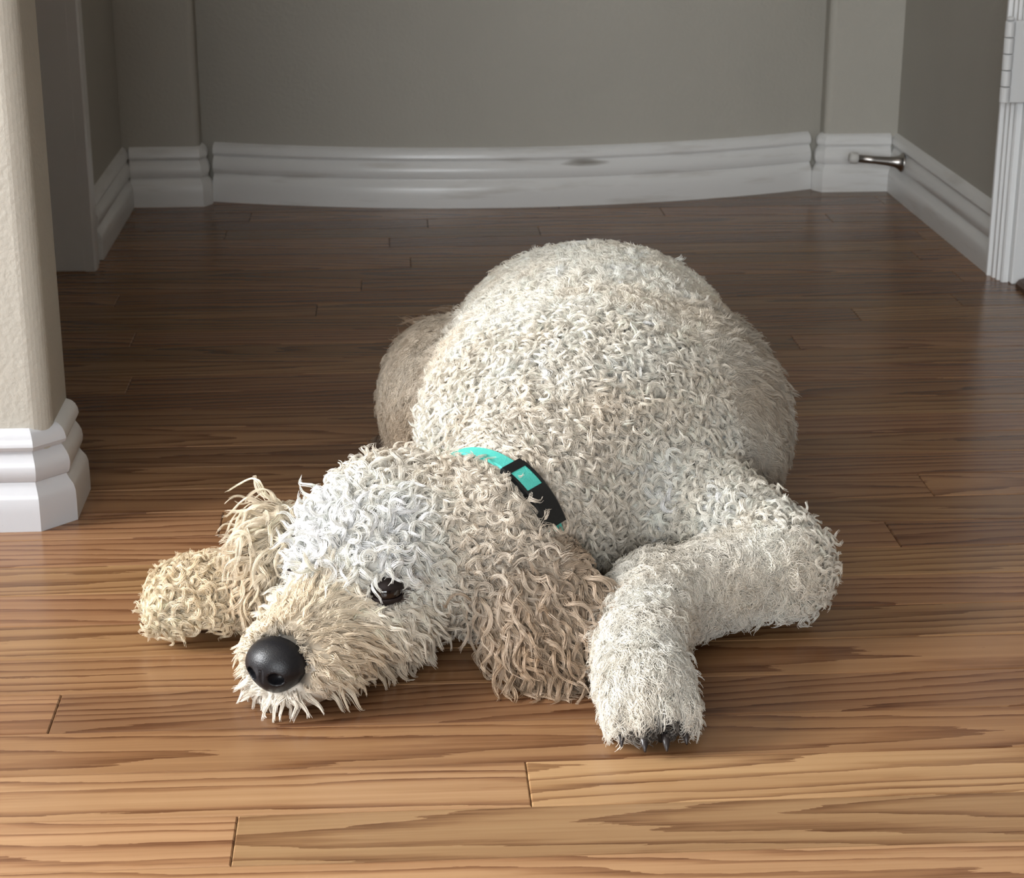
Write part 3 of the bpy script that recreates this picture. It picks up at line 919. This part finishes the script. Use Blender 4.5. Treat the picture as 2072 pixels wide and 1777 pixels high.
link('nose', np_mesh('nose', nv - DOG0, nf_), M['nose'], dog, True)
# ---- eyes with dark lids
for s, E in zip((1, -1), EYES):
    out = nrm(HF * .75 + HL * s * .62 + HU * .22)
    bm = bmesh.new()
    bmesh.ops.create_uvsphere(bm, u_segments=24, v_segments=16, radius=.0135 if s > 0 else .0105)
    bmesh.ops.translate(bm, vec=Vector(E - out * .004 - DOG0), verts=bm.verts)
    eye = from_bm('eye', bm, M['eye'], dog, True)
    # lids: two shells closing over the eye
    for up in (1, -1):
        bm = bmesh.new()
        axis = nrm(np.cross(out, HU)); vv = np.cross(axis, out)
        if vv[2] < 0: vv = -vv
        grid = []
        a0, a1 = ((.14, 1.45) if up > 0 else (-.42, -1.45))
        for i in range(8):
            row = []
            el = a0 + (a1 - a0) * i / 7
            for j in range(15):
                az = -1.3 + 2.6 * j / 14
                e2 = el * (math.cos(az) * .75 + .25) if i == 0 else el
                dirv = out * math.cos(e2) * math.cos(az) + axis * math.sin(az) * math.cos(e2) + vv * math.sin(e2)
                row.append(bm.verts.new(Vector(E - out * .004 + dirv * ((.0150 if s > 0 else .0118) - .0004 * i) - DOG0)))
            grid.append(row)
        for i in range(7):
            for j in range(14):
                bm.faces.new((grid[i][j], grid[i][j + 1], grid[i + 1][j + 1], grid[i + 1][j]))
        l = from_bm('eyelid', bm, M['lid'], eye, True)
        md = l.modifiers.new('thick', 'SOLIDIFY'); md.thickness = .0010
# ---- mouth corner skin by the chin
bm = bmesh.new()
bmesh.ops.create_uvsphere(bm, u_segments=16, v_segments=10, radius=1)
bmesh.ops.scale(bm, vec=(.010, .004, .005), verts=bm.verts)
bmesh.ops.rotate(bm, matrix=Matrix.Rotation(math.atan2(HL[1], HL[0]), 3, 'Z'), verts=bm.verts)
bmesh.ops.translate(bm, vec=Vector(hd(.088, -.018, -.070) - DOG0), verts=bm.verts)
from_bm('lip', bm, M['lip'], dog, True)
# ---- claws
def claw(p, d, s=1.0):
    bm = bmesh.new()
    p, d = Vector(p), Vector(d).normalized()
    rows = [(0, .0038, 0), (.005, .0034, .0004), (.010, .0024, -.0008), (.014, .0008, -.003)]
    a = d.orthogonal().normalized(); b = d.cross(a); rr = []
    for t, r, dz in rows:
        c = p + d * t * s + Vector((0, 0, dz))
        rr.append([bm.verts.new(c + (a * math.cos(i * .785) + b * math.sin(i * .785)) * r * s - Vector(DOG0)) for i in range(8)])
    for i in range(3):
        for j in range(8):
            bm.faces.new((rr[i][j], rr[i][(j + 1) % 8], rr[i + 1][(j + 1) % 8], rr[i + 1][j]))
    bm.faces.new(rr[0][::-1]); bm.faces.new(rr[3])
    from_bm('claw', bm, M['claw'], dog, True)
for i in range(4):
    claw((.162 + i * .0165, 1.306 - .010 * (i in (1, 2)), .016), (0, -1, -.35))
for i in range(3):
    claw((-.213 + .006 * abs(i - 1), 1.516 + i * .019, .020), (-1, -.1, -.35))

# ---- collar: a webbing ring through the neck fur, with slider and buckle
C1 = nrm(np.cross(NAX, (0, 0, 1))); C2 = np.cross(C1, NAX)
def collar_angle(px, py):
    d = ray(px, py)
    p = _c + d * (((NC - _c) @ NAX) / (d @ NAX)) - NC
    return math.atan2(p @ C2, p @ C1)
col_root = empty('dog_collar', (NC[0], NC[1], .009))
tag(col_root, 'teal webbing collar with black buckle around the neck of the cream dog', 'collar')
CO = np.array(col_root.location)
def band(a0, a1, half, t0, t1, name, mat, n=24, parent=None, closed=False, rnd=.0006):
    bm = bmesh.new(); rows = []
    prof = ((t0, -half), (t1 - rnd, -half), (t1, -half + rnd * 2), (t1, half - rnd * 2), (t1 - rnd, half), (t0, half))
    k = len(prof)
    for q in range(n):
        a = a0 + (a1 - a0) * q / (n if closed else n - 1)
        d = C1 * math.cos(a) + C2 * math.sin(a)
        rows.append([bm.verts.new(Vector(NC + d * (NR + t) + NAX * w - CO)) for t, w in prof])
    for i in range(n if closed else n - 1):
        for j in range(k):
            bm.faces.new((rows[i][j], rows[i][(j + 1) % k], rows[(i + 1) % n][(j + 1) % k], rows[(i + 1) % n][j]))
    if not closed:
        bm.faces.new(rows[0][::-1]); bm.faces.new(rows[-1])
    return from_bm(name, bm, mat, parent or col_root)
band(0, 2 * math.pi, .0085, -.0008, .0014, 'strap', M['teal'], n=96, closed=True)
aS, aB0, aB1, aE = collar_angle(1036, 958), collar_angle(1062, 962), collar_angle(1096, 1000), collar_angle(1113, 1056)
band(aS + .055, aS - .055, .0125, -.001, .0040, 'slider', M['black_plastic'], n=8)
band(aS - .055, aB1, .0098, .0010, .0036, 'webbing_end', M['teal'], n=14)
bk = band(aB1 + .10, aE - .05, .0125, -.001, .0046, 'buckle', M['black_plastic'], n=14)
for sgn in (-1, 1):
    bm = bmesh.new(); rows = []
    for q in range(10):
        a = aS + (aB1 + .05 - aS) * q / 9
        d = C1 * math.cos(a) + C2 * math.sin(a)
        rows.append([bm.verts.new(Vector(NC + d * (NR + t) + NAX * sgn * w - CO)) for t, w in ((.0, .0098), (.0040, .0098), (.0040, .0125), (.0, .0125))])
    for i in range(9):
        for j in range(4):
            bm.faces.new((rows[i][j], rows[i][(j + 1) % 4], rows[i + 1][(j + 1) % 4], rows[i + 1][j]))
    bm.faces.new(rows[0][::-1]); bm.faces.new(rows[-1])
    from_bm('buckle_rail', bm, M['black_plastic'], bk)
